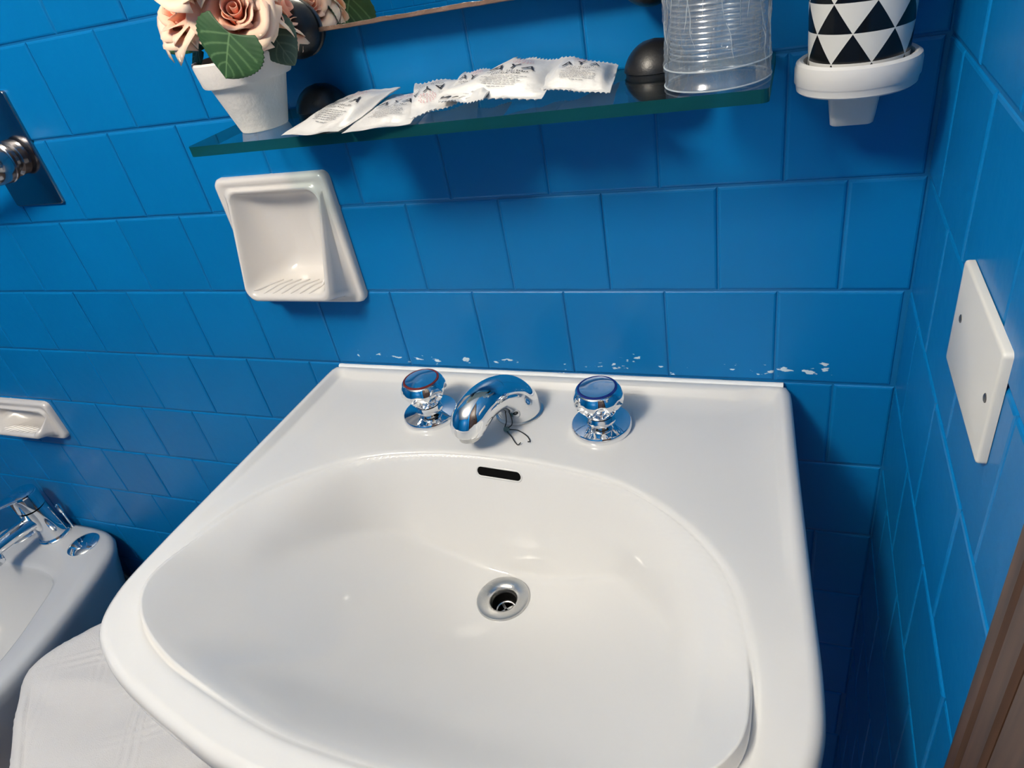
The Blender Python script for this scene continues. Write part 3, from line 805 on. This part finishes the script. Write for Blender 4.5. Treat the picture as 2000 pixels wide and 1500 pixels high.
# ------------------------------------------------------------------ paper sachets
def text_mesh(body, size, spacing=1.0, offset=0.0):
    cu = bpy.data.curves.new('t', 'FONT'); cu.body = body; cu.size = size; cu.align_x = 'CENTER'; cu.align_y = 'CENTER'; cu.space_character = spacing; cu.offset = offset; cu.resolution_u = 2
    o = bpy.data.objects.new('t', cu); COL.objects.link(o)
    bpy.context.view_layer.update(); dg = bpy.context.evaluated_depsgraph_get()
    me = bpy.data.meshes.new_from_object(o.evaluated_get(dg))
    V = [tuple(v.co) for v in me.vertices]; F = [tuple(p.vertices) for p in me.polygons]
    bpy.data.objects.remove(o, do_unlink=True)
    return V, F
SAMPLE_LOGO = text_mesh('AYA', .0160, 1.45, .0001)
def sachet(label, corners, lift, puff, seed, flip=False, teeth_front=True, teeth_back=True, shift=(0, 0)):
    rnd = random.Random(seed)
    fl, fr, br, bk = [Vector((c[0], c[1], c[2] + Z0)) for c in corners]
    cen = (fl + fr + br + bk) / 4
    t = thing('sachet', label, 'sachet', tuple(cen), 0, 'white toiletry sachets on the glass shelf')
    wid = ((fr - fl).length + (br - bk).length) / 2; hgt = ((bk - fl).length + (br - fr).length) / 2
    nrm = ((fr - fl).cross(bk - fl)).normalized()
    if nrm.z < 0: nrm = -nrm
    ph = rnd.uniform(0, 10)
    def surf(u, v, top=True):
        e = lambda q: smooth01(np.array(q / .16))
        vv = max(0.0, min(1.0, (v - .06) / .88))
        edge = math.sin(PI * vv) ** .85 * float(e(max(0, min(u, 1 - u))))
        p = (fl * (1 - u) + fr * u) * (1 - v) + (bk * (1 - u) + br * u) * v
        wr = .0011 * noise.noise(Vector((u * 3 + ph, v * 3, 0))) + .0006 * noise.noise(Vector((u * 8 + ph, v * 7, 2)))
        w2 = .0026 * noise.noise(Vector((u * 2.2 + ph, v * 2.2 + 5, 1)))
        h = lift + w2 + (puff * edge * (math.sin(PI * u) ** .5) + wr if top else -.0010 * edge)
        return p + nrm * h - cen
    nu, nv = 42, 34
    V, F = [], []
    for layer in (True, False):
        for j in range(nv + 1):
            for i in range(nu + 1):
                u, v = i / nu, j / nv
                if j == 0 and teeth_front: v = -.026 if i % 3 == 1 else .012
                if j == nv and teeth_back: v = 1.026 if i % 3 == 1 else .988
                q = surf(u, v, layer)
                V.append(q + (nrm * .00025 if layer else -nrm * .00025))
    n = nu + 1; K = n * (nv + 1)
    for b0, rev in ((0, False), (K, True)):
        for j in range(nv):
            for i in range(nu):
                f = (b0 + j * n + i, b0 + j * n + i + 1, b0 + (j + 1) * n + i + 1, b0 + (j + 1) * n + i)
                F.append(f[::-1] if rev else f)
    bnd = [j for j in range(n)] + [j * n + nu for j in range(1, nv + 1)] + [nv * n + i for i in range(nu - 1, -1, -1)] + [j * n for j in range(nv - 1, 0, -1)]
    for a, b in zip(bnd, bnd[1:] + bnd[:1]): F.append((b, a, K + a, K + b))
    sharp(new_obj('wrapper', V, F, M_PAPER, t), 70)
    k = hgt / .10
    def lay(name, V2, F2, material, dz=.0009):
        out = []
        for x, y in V2:
            if flip: x, y = -x, -y
            x += shift[0]; y += shift[1] + (.009 * k if flip else -.009 * k)
            u = .5 + x / wid; v = .5 + y / hgt
            out.append(surf(min(max(u, .02), .98), min(max(v, .02), .98)) + nrm * dz + nrm * .0003)
        return new_obj(name, out, F2, material, t, smooth=False)
    k = hgt / .10
    # logo letters
    s = wid / .062
    lay('logo_letters', [(x * s * .95, y * k * 1.1 + .012 * k) for x, y, _ in SAMPLE_LOGO[0]], SAMPLE_LOGO[1], M_INK)
    # red round ornament above the letters: rings of dashes
    Vr, Fr = [], []
    for rr, cnt in ((.0018, 4), (.0042, 8), (.0066, 12), (.0088, 16)):
        for q in range(cnt):
            a = 2 * PI * q / cnt; da = PI / cnt * .45
            if rnd.random() < .12: continue
            b0 = len(Vr)
            for r2, aa in ((rr - .0005, a - da), (rr + .0005, a - da * .4), (rr + .0005, a + da), (rr - .0005, a + da * .4)):
                Vr.append((r2 * math.cos(aa) * s, (.032 + r2 * math.sin(aa) * 1.1) * k))
            Fr.append((b0, b0 + 1, b0 + 2, b0 + 3))
    lay('round_ornament', Vr, Fr, M_REDINK)
    # two lines of spaced capitals, then lines of small print too fine to read
    Vc, Fc = [], []
    def dash(x0, x1, y0, y1):
        b0 = len(Vc); Vc.extend([(x0, y0), (x1, y0), (x1, y1), (x0, y1)]); Fc.append((b0, b0 + 1, b0 + 2, b0 + 3))
    for y, n_ in ((.000, 17), (-.0040, 12)):
        for q in range(n_):
            if q == 7: continue
            x = (q - n_ / 2) * .0019 * s
            hh = rnd.choice((.0016, .0020, .0012)) * k
            dash(x, x + rnd.uniform(.0006, .0012) * s, y * k, y * k + hh)
    lay('caption', Vc, Fc, M_INK)
    Vc, Fc = [], []
    for q, y in enumerate((-.0085, -.0110, -.0135, -.0160, -.0185, -.0210, -.0245)):
        half = rnd.uniform(.010, .017) * s if q < 6 else .006 * s
        x = -half
        while x < half:
            l = rnd.uniform(.0010, .0038) * s
            dash(x, min(x + l, half), y * k, y * k + .0008 * k); x += l + .0007 * s
    lay('small_print', Vc, Fc, M_GREYINK)
    return t
sachet('white sachet overhanging the shelf edge, leftmost beside the flower pot', [(-.4725, -.1235, .1998), (-.4200, -.1225, .1998), (-.4190, -.014, .2035), (-.4621, -.014, .2075)], .0034, .0060, 1, teeth_front=False, teeth_back=False)
sachet('white sachet, second from the flower pot, tucked under its neighbours', [(-.4175, -.1225, .1998), (-.3630, -.1120, .1998), (-.3830, -.014, .2030), (-.4290, -.014, .2010)], .0010, .0045, 2, teeth_front=False, teeth_back=False)
sachet('white sachet lying upside down with its red ornament at the front', [(-.3620, -.1120, .2010), (-.3240, -.0800, .2020), (-.3480, -.014, .2045), (-.3990, -.024, .2075)], .0038, .0042, 3, flip=True, shift=(-.012, .006))
sachet('white sachet with serrated edge between the upside-down one and the broad one', [(-.3450, -.0950, .2030), (-.3009, -.1140, .2015), (-.3180, -.014, .2045), (-.3560, -.014, .2055)], .0080, .0042, 4)
sachet('broad creased white sachet with serrated edges, second from the wrapped tumbler', [(-.3480, -.0880, .2055), (-.2591, -.1100, .2010), (-.2700, -.014, .2070), (-.3094, -.014, .2150)], .0060, .0060, 5)
sachet('white sachet nearest the black knob and the wrapped tumbler', [(-.2690, -.0868, .2050), (-.2141, -.0985, .1998), (-.2259, -.014, .2010), (-.2715, -.014, .2115)], .0040, .0070, 6)

# ------------------------------------------------------------------ wrapped clear tumbler, upside down on the shelf
tb = thing('wrapped_tumbler', 'clear ribbed plastic tumbler in crinkled film on the shelf end', 'tumbler', (-.1462, -.0735, SZ + .0005))
pf = [(.0330, 0), (.0338, .0006), (.0338, .0020), (.0325, .0030), (.0318, .0105), (.0334, .0115), (.0338, .0128), (.0330, .0140), (.0305, .0155)]
h = .016
while h < .072:
    f = (h - .016) / .074
    pf += [(.0292 - .0035 * f, h), (.0303 - .0035 * f, h + .0013)]; h += .0030
pf += [(.0262, .075), (.0258, .088), (.024, .0905), (.001, .0905)]
lathe('tumbler', pf, M_CUPCLEAR, tb, 64, cap0=False, cap1=False, ang=60)
def film(s, t):
    a = s * 2 * PI
    z = .0004 + .105 * t
    flare = max(0, t - .40)
    rg_ = lambda q: 1 - 2 * abs(q)
    fold = .0007 * rg_(noise.noise(Vector((math.cos(a) * 3.1 + 7, math.sin(a) * 3.1, t * 2.6)))) ** 3 + .0006 * rg_(noise.noise(Vector((math.cos(a) * 7 + 3, math.sin(a) * 7, t * 4 + 9)))) ** 3 + .0008 * noise.noise(Vector((math.cos(a) * 4, math.sin(a) * 4, t * 2.0))) + .0009 * noise.noise(Vector((math.cos(a) * 11, math.sin(a) * 11, t * 3.5)))
    r = .0342 - .0028 * min(1, t * 2.2) + fold * (1 + 3 * t) * (0.35 if t < .08 else 1)
    fin = .010 * flare * math.exp(-((a - .25) / .35) ** 2) * 2.4 + .006 * flare * math.exp(-((a - 6.1) / .3) ** 2)
    return Vector(((r + fin) * math.cos(a), (r + fin) * math.sin(a), z))
NU, NV = 220, 90
Vf = [film(i / NU, j / NV) for j in range(NV + 1) for i in range(NU)]
Ff = [(j * NU + i, j * NU + (i + 1) % NU, (j + 1) * NU + (i + 1) % NU, (j + 1) * NU + i) for j in range(NV) for i in range(NU)]
new_obj('film_bag', Vf, Ff, M_FILM, tb)
for zz, rr_ in ((.0010, .0344), (.0128, .0342)):
    lathe('rim_ring', [(rr_ + .0005 * math.cos(q), zz + .0005 * math.sin(q)) for q in [2 * PI * i / 8 for i in range(9)]], M_RIM, tb, 72, cap0=False, cap1=False)
M_RIB = clear_mix('clear_rib', (0.94, 0.95, 0.96), 0.12, 0.2, fres=1.5, diff_w=0.22)
for q in range(18):
    rr_ = .0305 - .0035 * q / 22
    lathe('rib', [(rr_ + .0004 * math.cos(g_), .0185 + .0032 * q + .0005 * math.sin(g_)) for g_ in [2 * PI * i / 6 for i in range(7)]], M_RIB, tb, 60, cap0=False, cap1=False)
crs = random.Random(5)
for q in range(22):
    a0 = crs.uniform(-2.9, .3); t0 = crs.uniform(.02, .5); t1 = t0 + crs.uniform(.10, .40); sl_ = crs.uniform(-.05, .05); pts = []
    for f in range(5):
        a_ = a0 + crs.uniform(-.015, .015) + sl_ * f; p = film((a_ / (2 * PI)) % 1.0, min(1.0, t0 + (t1 - t0) * f / 4))
        pts.append(p * 1.0)
    tube('film_crease', pts, [.00005, .0002, .00028, .0002, .00005], M_RIM, tb, 6, 4)

# ------------------------------------------------------------------ tumbler holder and patterned tumbler
hx, hy = -.0598, -.0505
hold = thing('tumbler_holder', 'white plastic ring holder on the wall by the corner', 'tumbler holder', (hx, 0, Z0 + .181))
lathe('ring', [(.0325, .0010), (.0350, 0), (.0366, .0012), (.0372, .0050), (.0374, .0054), (.0381, .0064), (.0382, .0150), (.0374, .0182), (.0352, .0198), (.0330, .0190), (.0322, .0165), (.0318, .0040), (.0325, .0010)], M_PLASTIC, hold, 64, cap0=False, cap1=False, loc=(0, hy, 0), ang=35)
lathe('ring_floor', [(.0335, .0018), (.0335, .0032), (.001, .0034)], M_PLASTIC, hold, 48, loc=(0, hy, 0), cap1=False)
rgs = []
for z, wd, d in ((.004, .0335, .047), (-.004, .0330, .0470), (-.022, .0290, .0455), (-.0275, .0275, .0440), (-.0285, .0255, .0425)):
    rgs.append([(a + .0005, b - d / 2, z) for a, b in rrect(wd, d, .004, 4)])
Vb, Fb = loft(rgs, True, True); sharp(new_obj('bracket', Vb, Fb, M_PLASTIC, hold), 50)
cup = thing('patterned_tumbler', 'tall tumbler with black and white triangles standing in the ring holder', 'tumbler', (hx, hy, Z0 + .1846))
lathe('cup_body', [(.0285, .0002), (.0297, .0015), (.0302, .015), (.0318, .060), (.0330, .100), (.0322, .1005), (.0314, .100), (.0295, .012), (.001, .011)], M_TRI, cup, 64, cap1=False)

# ------------------------------------------------------------------ ceramic soap dishes let into the wall
def soap_dish(x, z, W, H, label, hole, tray_out, concave, ridge_n):
    t = thing('soap_dish', label, 'soap dish', (x, 0, z))
    hs_ = lambda d: d if H > .1 else min(d, .030 + (d - .03) * .35)
    def rr(w, h, r, n=8): return rrect(w, h, min(r, w * .45, h * .45), n)
    def ringd(w, h, r, d, zc=0.0, cv=0.0, drop=0.0, dropz=0.0, taper=0.0):
        out = []
        for a, b in rr(w, h, r):
            q = b / (h / 2)
            low = float(smooth01(np.array((-q + .35) / 1.25)))       # lower part of the loop swings outwards
            zz = b + zc - cv * (1 - (a / (w / 2)) ** 2) * (1 if q > .3 else 0) * max(0, q)
            side = cv * .55 * (1 - q * q) * (1 if a > 0 else -1) * (abs(a) / (w / 2)) ** 2
            out.append((a * (1 - taper * low) - side * (1 if drop == 0 else .6), -(d + drop * low), zz + dropz * low))
        return out
    R = [ringd(W, H, .011, -.001, cv=concave), ringd(W, H, .011, .005, cv=concave), ringd(W - .003, H - .003, .011, .0085, cv=concave), ringd(W - .008, H - .008, .010, .0098, cv=concave),
         ringd(W - .016, H - .016, .010, .0085, cv=concave * .8, drop=.000, dropz=.000),
         ringd(W - .019, H - .020, .011, .0080, cv=concave * .5, drop=tray_out * .30, dropz=.003, taper=.04),
         ringd(W - .022, H - .024, .012, .0085, cv=concave * .3, drop=tray_out * .75, dropz=.005, taper=.07),
         ringd(W - .025, H - .027, .013, .0105, drop=tray_out * .98, dropz=.006, taper=.08),
         ringd(W - .029, H - .030, .013, .0122, drop=tray_out, dropz=.008, taper=.08),
         ringd(W - .033, H - .034, .013, .0108, drop=tray_out * .98, dropz=.010, taper=.08),
         ringd(W - .037, H - .038, .013, .0070, drop=tray_out * .94, dropz=.009, taper=.08),
         ringd(W - .046, H - hs_(.046), .014, -.001, drop=tray_out * .82, dropz=.008, taper=.06),
         ringd(W - .060, H - hs_(.052), .016, -.007, drop=tray_out * .58, dropz=.005, taper=.03),
         ringd(W - .078, H - hs_(.060), .016, -.0115, drop=tray_out * .32, dropz=.002),
         ringd(W - .098, H - hs_(.076), .012, -.0145, drop=tray_out * .10, dropz=.001),
         ringd(W - .118, H - hs_(.100), .006, -.0160)]
    Vs, Fs = loft(R, False, True)
    new_obj('dish_body', Vs, Fs, M_CREAM, t)
    # drain ribs slanting across the tray floor, laid on the ceramic
    tree = BVHTree.FromPolygons([Vector(v) for v in Vs], Fs)
    for i in range(ridge_n):
        xx = -W * .27 + W * .50 * i / (ridge_n - 1); pts = []
        for q in range(7):
            f = q / 6
            y = -.010 - tray_out * (.90 - .88 * f)
            hit = tree.ray_cast(Vector((xx - .008 + .022 * f, y, -H * .12)), Vector((0, 0, -1)))
            if hit[0] and hit[1].z * hit[1].z > .3: pts.append(hit[0] + Vector((0, 0, .0003)))
        if len(pts) > 2: tube('rib', pts, [.0006] + [.0016] * (len(pts) - 2) + [.0006], M_CREAM, t, 8, 3)
    return t
soap_dish(-.604, Z0 + .065, .147, .150, 'cream ceramic soap dish let into the wall under the shelf', SOAP1, .031, .0065, 7)
soap_dish(-1.2815, Z0 - .2365, .147, .075, 'half-height cream soap dish let into the wall above the bidet', SOAP2, .024, .002, 7)

# ------------------------------------------------------------------ cover plate on the right wall
cp = thing('cover_plate', 'blank ivory cover plate with two screws on the right wall', 'cover plate', (-.0003, -.2295, Z0 + .0835))
cp.rotation_euler = (math.radians(-.6), 0, 0)
plate('plate', .0995, .0650, .0046, .003, .0016, M_SWITCH, cp, 'yz')
for y, z in ((.0325, .004), (-.0405, .002)):
    s = lathe('screw', [(.0024, .0040), (.0024, .0049), (.0016, .0053), (.0003, .0054)], M_SCREW, cp, 20, 'x', loc=(0, y, z))

# ------------------------------------------------------------------ shower mixer at the left edge
sm = thing('shower_mixer', 'chrome lever mixer on a rectangular plate at the left edge', 'shower mixer', (-.963, -.0002, Z0 + .1885))
plate('back_plate', .084, .131, .004, .004, .0012, M_STEEL, sm, 'xz')
lathe('sleeve', [(.0205, .003), (.0210, .010), (.0175, .0125), (.0175, .020)], M_STEEL, sm, 40, 'y', loc=(.004, 0, -.006))
lathe('knob', [(.0180, .0185), (.0232, .0200), (.0242, .0240), (.0232, .0250), (.0236, .0262), (.0225, .0380), (.0190, .0450), (.0120, .0490), (.001, .0500)], M_STEEL, sm, 48, 'y', loc=(.004, 0, -.006))
tube('lever', [(.000, -.042, -.006), (-.020, -.052, -.010), (-.055, -.062, -.013), (-.105, -.072, -.013)], [.0145, .0120, .0085, .0075], M_STEEL, sm, 24, 8, squash=(.75, 1.15))

# ------------------------------------------------------------------ bidet
bx, bz = -1.372, Z0 - .50
bid = thing('bidet', 'white ceramic bidet standing at the wall left of the washbasin', 'bidet', (bx, 0, 0))
half_o = [(0, -.002), (.06, -.003), (.105, -.010), (.135, -.030), (.157, -.066), (.180, -.15), (.196, -.24), (.200, -.32), (.188, -.41), (.145, -.50), (.075, -.545)]
half_i = [(0, -.114), (.055, -.116), (.092, -.126), (.112, -.150), (.128, -.19), (.148, -.25), (.158, -.32), (.146, -.40), (.108, -.46), (.055, -.492)]
def sym(hf, last): return hf + [last] + [(-x, y) for x, y in hf[:0:-1]]
CBd = np.array((0., -.30)); ANb = np.linspace(0, 2 * PI, 160, endpoint=False)
Ob = polar(closed_curve(sym(half_o, (0, -.555))), CBd, ANb); Ib = polar(closed_curve(sym(half_i, (0, -.502))), CBd, ANb)
def bins(C, d): return CBd + (C - CBd) * (1 - d / .2)
rb = []
def rb3(P, z): rb.append([(float(p[0]), float(min(p[1], -.001)), float(z)) for p in P])
rb3(CBd + (Ob - CBd) * (.62, .70) + (0, .05), 0.0); rb3(CBd + (Ob - CBd) * (.62, .72) + (0, .05), .06); rb3(CBd + (Ob - CBd) * (.74, .80) + (0, .03), .20)
rb3(CBd + (Ob - CBd) * (.90, .93), bz - .10); rb3(bins(Ob, .004), bz - .035); rb3(Ob, bz - .016); rb3(bins(Ob, .0022), bz - .006); rb3(bins(Ob, .008), bz)
for s in (.3, .6, .9): rb3(bins(Ob, .012) * (1 - s) + Ib * s, bz + .0005)
rb3(Ib, bz - .0008); rb3(bins(Ib, .0025), bz - .0035); rb3(bins(Ib, .005), bz - .012); rb3(bins(Ib, .010), bz - .035); rb3(bins(Ib, .026), bz - .070); rb3(bins(Ib, .055), bz - .115); rb3(bins(Ib, .11), bz - .14); rb3(bins(Ib, .18), bz - .147)
Vd, Fd = loft(rb, True, True)
new_obj('bidet_body', Vd, Fd, M_BIDET, bid)
for x, y in ((.083, -.050), (-.083, -.050)):
    lathe('hole_cap', [(.0285, 0), (.0285, .0015), (.0270, .003), (.018, .0062), (.008, .0078), (.001, .0080)], M_CHROME, bid, 40, loc=(x, y, bz + .0002))
# bidet tap
bt = thing('bidet_tap', 'chrome single-lever tap on the bidet', 'tap', (bx - .004, -.040, bz + .0004))
lathe('tap_base', [(.0280, 0), (.0282, .003), (.0262, .0045), (.0255, .0075)], M_CHROME, bt, 44)
tube('tap_body', [(0, 0, .005), (0, -.001, .030), (0, -.003, .060), (0, -.004, .078)], [.0245, .0240, .0240, .0240], M_CHROME, bt, 40, 5)
lathe('tap_cap', [(.0235, .0795), (.0245, .0805), (.0250, .1080), (.0235, .1135), (.0190, .1160), (.001, .1170)], M_CHROME, bt, 40, loc=(0, -.004, 0))
tube('lever', [(0, -.010, .109), (-.006, -.045, .117), (-.016, -.100, .131)], [.0150, .0115, .0090], M_CHROME, bt, 20, 6, squash=(.35, 1.2))
tube('spout', [(0, -.012, .052), (0, -.050, .058), (0, -.092, .060), (0, -.104, .058)], [.0155, .0140, .0125, .0115], M_CHROME, bt, 28, 6)
lathe('aerator', [(.0115, .0), (.0118, .004), (.0125, .0045), (.0128, .020), (.0115, .023)], M_CHROME, bt, 32, loc=(0, -.101, .034))
tube('popup_rod', [(.020, .024, .000), (.020, .024, .045)], .0022, M_CHROME, bt, 12, 3)
lathe('popup_knob', [(.003, 0), (.0045, .003), (.0045, .018), (.002, .021)], M_CHROME, bt, 16, loc=(.020, .024, .040))

# supply hose beside the bidet
hs = tube('supply_hose', [(-1.335, -.004, Z0 - .715), (-1.312, -.012, Z0 - .700), (-1.300, -.014, Z0 - .670), (-1.306, -.014, Z0 - .640), (-1.330, -.012, Z0 - .620)], .0038, M_HOSE, None, 12, 8)
tag(hs, 'thin grey supply hose curving from the wall beside the bidet', 'hose')

# ------------------------------------------------------------------ round bin with a towel over it
tx, ty, tz = -.878, -.280, Z0 - .455
TROT = math.radians(48)
bn = thing('laundry_box', 'square white laundry box under a towel beneath the washbasin', 'laundry box', (tx, ty, 0), TROT)
rg_b = [[(a, b, z) for a, b in rrect(wd, wd, r_, 8)] for wd, r_, z in ((.255, .03, .001), (.262, .032, .004), (.296, .040, tz - .014), (.300, .040, tz - .012), (.300, .040, tz - .006), (.294, .038, tz - .004))]
Vb, Fb = loft(rg_b, True, True); sharp(new_obj('box_body', Vb, Fb, M_BASKET, bn), 50)
rg_b = [[(a, b, z) for a, b in rrect(wd, wd, r_, 8)] for wd, r_, z in ((.306, .041, tz - .014), (.306, .041, tz - .004), (.300, .040, tz - .001), (.10, .02, tz + .001))]
Vb, Fb = loft(rg_b, True, True); sharp(new_obj('box_lid', Vb, Fb, M_BASKET, bn), 50)
def towel_pt(s, t):
    a = s * 2 * PI
    p = 7.0; sq = (abs(math.cos(a)) ** p + abs(math.sin(a)) ** p) ** (-1 / p)      # rounded square
    top = .1515
    L = .300 * t
    hang = max(0.0, L - top); rnd_ = .016
    if L < top: r = L; z = .0045
    else:
        q = min(hang / (rnd_ * PI / 2), 1) * PI / 2
        r = top + rnd_ * math.sin(q); z = .0045 - rnd_ * (1 - math.cos(q)) - max(0, hang - rnd_ * PI / 2)
    r *= sq
    low = max(0, min(1, (hang - .01) / .10))
    r += low * (.010 + .010 * math.sin(5 * a + 1.0) * low + .006 * math.sin(11 * a + .4) * low)
    X, Y = r * math.cos(a), r * math.sin(a)
    wr = .0060 * noise.noise(Vector((X * 9, Y * 9, 0))) + .0024 * noise.noise(Vector((X * 24, Y * 24, 3)))
    # woven relief: raised cords crossing on the cloth
    cords = 0
    for d in (X * .35 + Y * .94, X * .97 - Y * .25):
        dd = d + .004 * noise.noise(Vector((X * 14, Y * 14, 9)))
        ph = (dd / .07) % 1.0; e = min(ph, 1 - ph) * .07; e2 = abs(min(ph, 1 - ph) * .07 - .011)
        cords = max(cords, math.exp(-(e / .0016) ** 2), .8 * math.exp(-(e2 / .0013) ** 2))
    z += wr + .0018 * cords * max(0.0, min(1.0, .45 + 2.2 * noise.noise(Vector((X * 7 + 3, Y * 7, 5)))))
    z -= .010 * max(0.0, noise.noise(Vector((X * 6 + Y * 9, Y * 4 - X * 3, 7)))) * (1 if hang <= 0 else .3)
    return Vector((X, Y, z))
NU, NV = 300, 130
Vt = [towel_pt(i / NU, (j + .4) / (NV + .4)) for j in range(NV + 1) for i in range(NU)]
Ft = [(j * NU + i, j * NU + (i + 1) % NU, (j + 1) * NU + (i + 1) % NU, (j + 1) * NU + i) for j in range(NV) for i in range(NU)] + [tuple(range(NU))[::-1]]
tw = new_obj('towel', Vt, Ft, M_TOWEL, None, loc=(tx, ty, tz)); tw.rotation_euler = (0, 0, TROT)
md = tw.modifiers.new('thickness', 'SOLIDIFY'); md.thickness = .004; md.offset = 1
tag(tw, 'white terry towel with a raised woven pattern draped over the laundry box', 'towel')
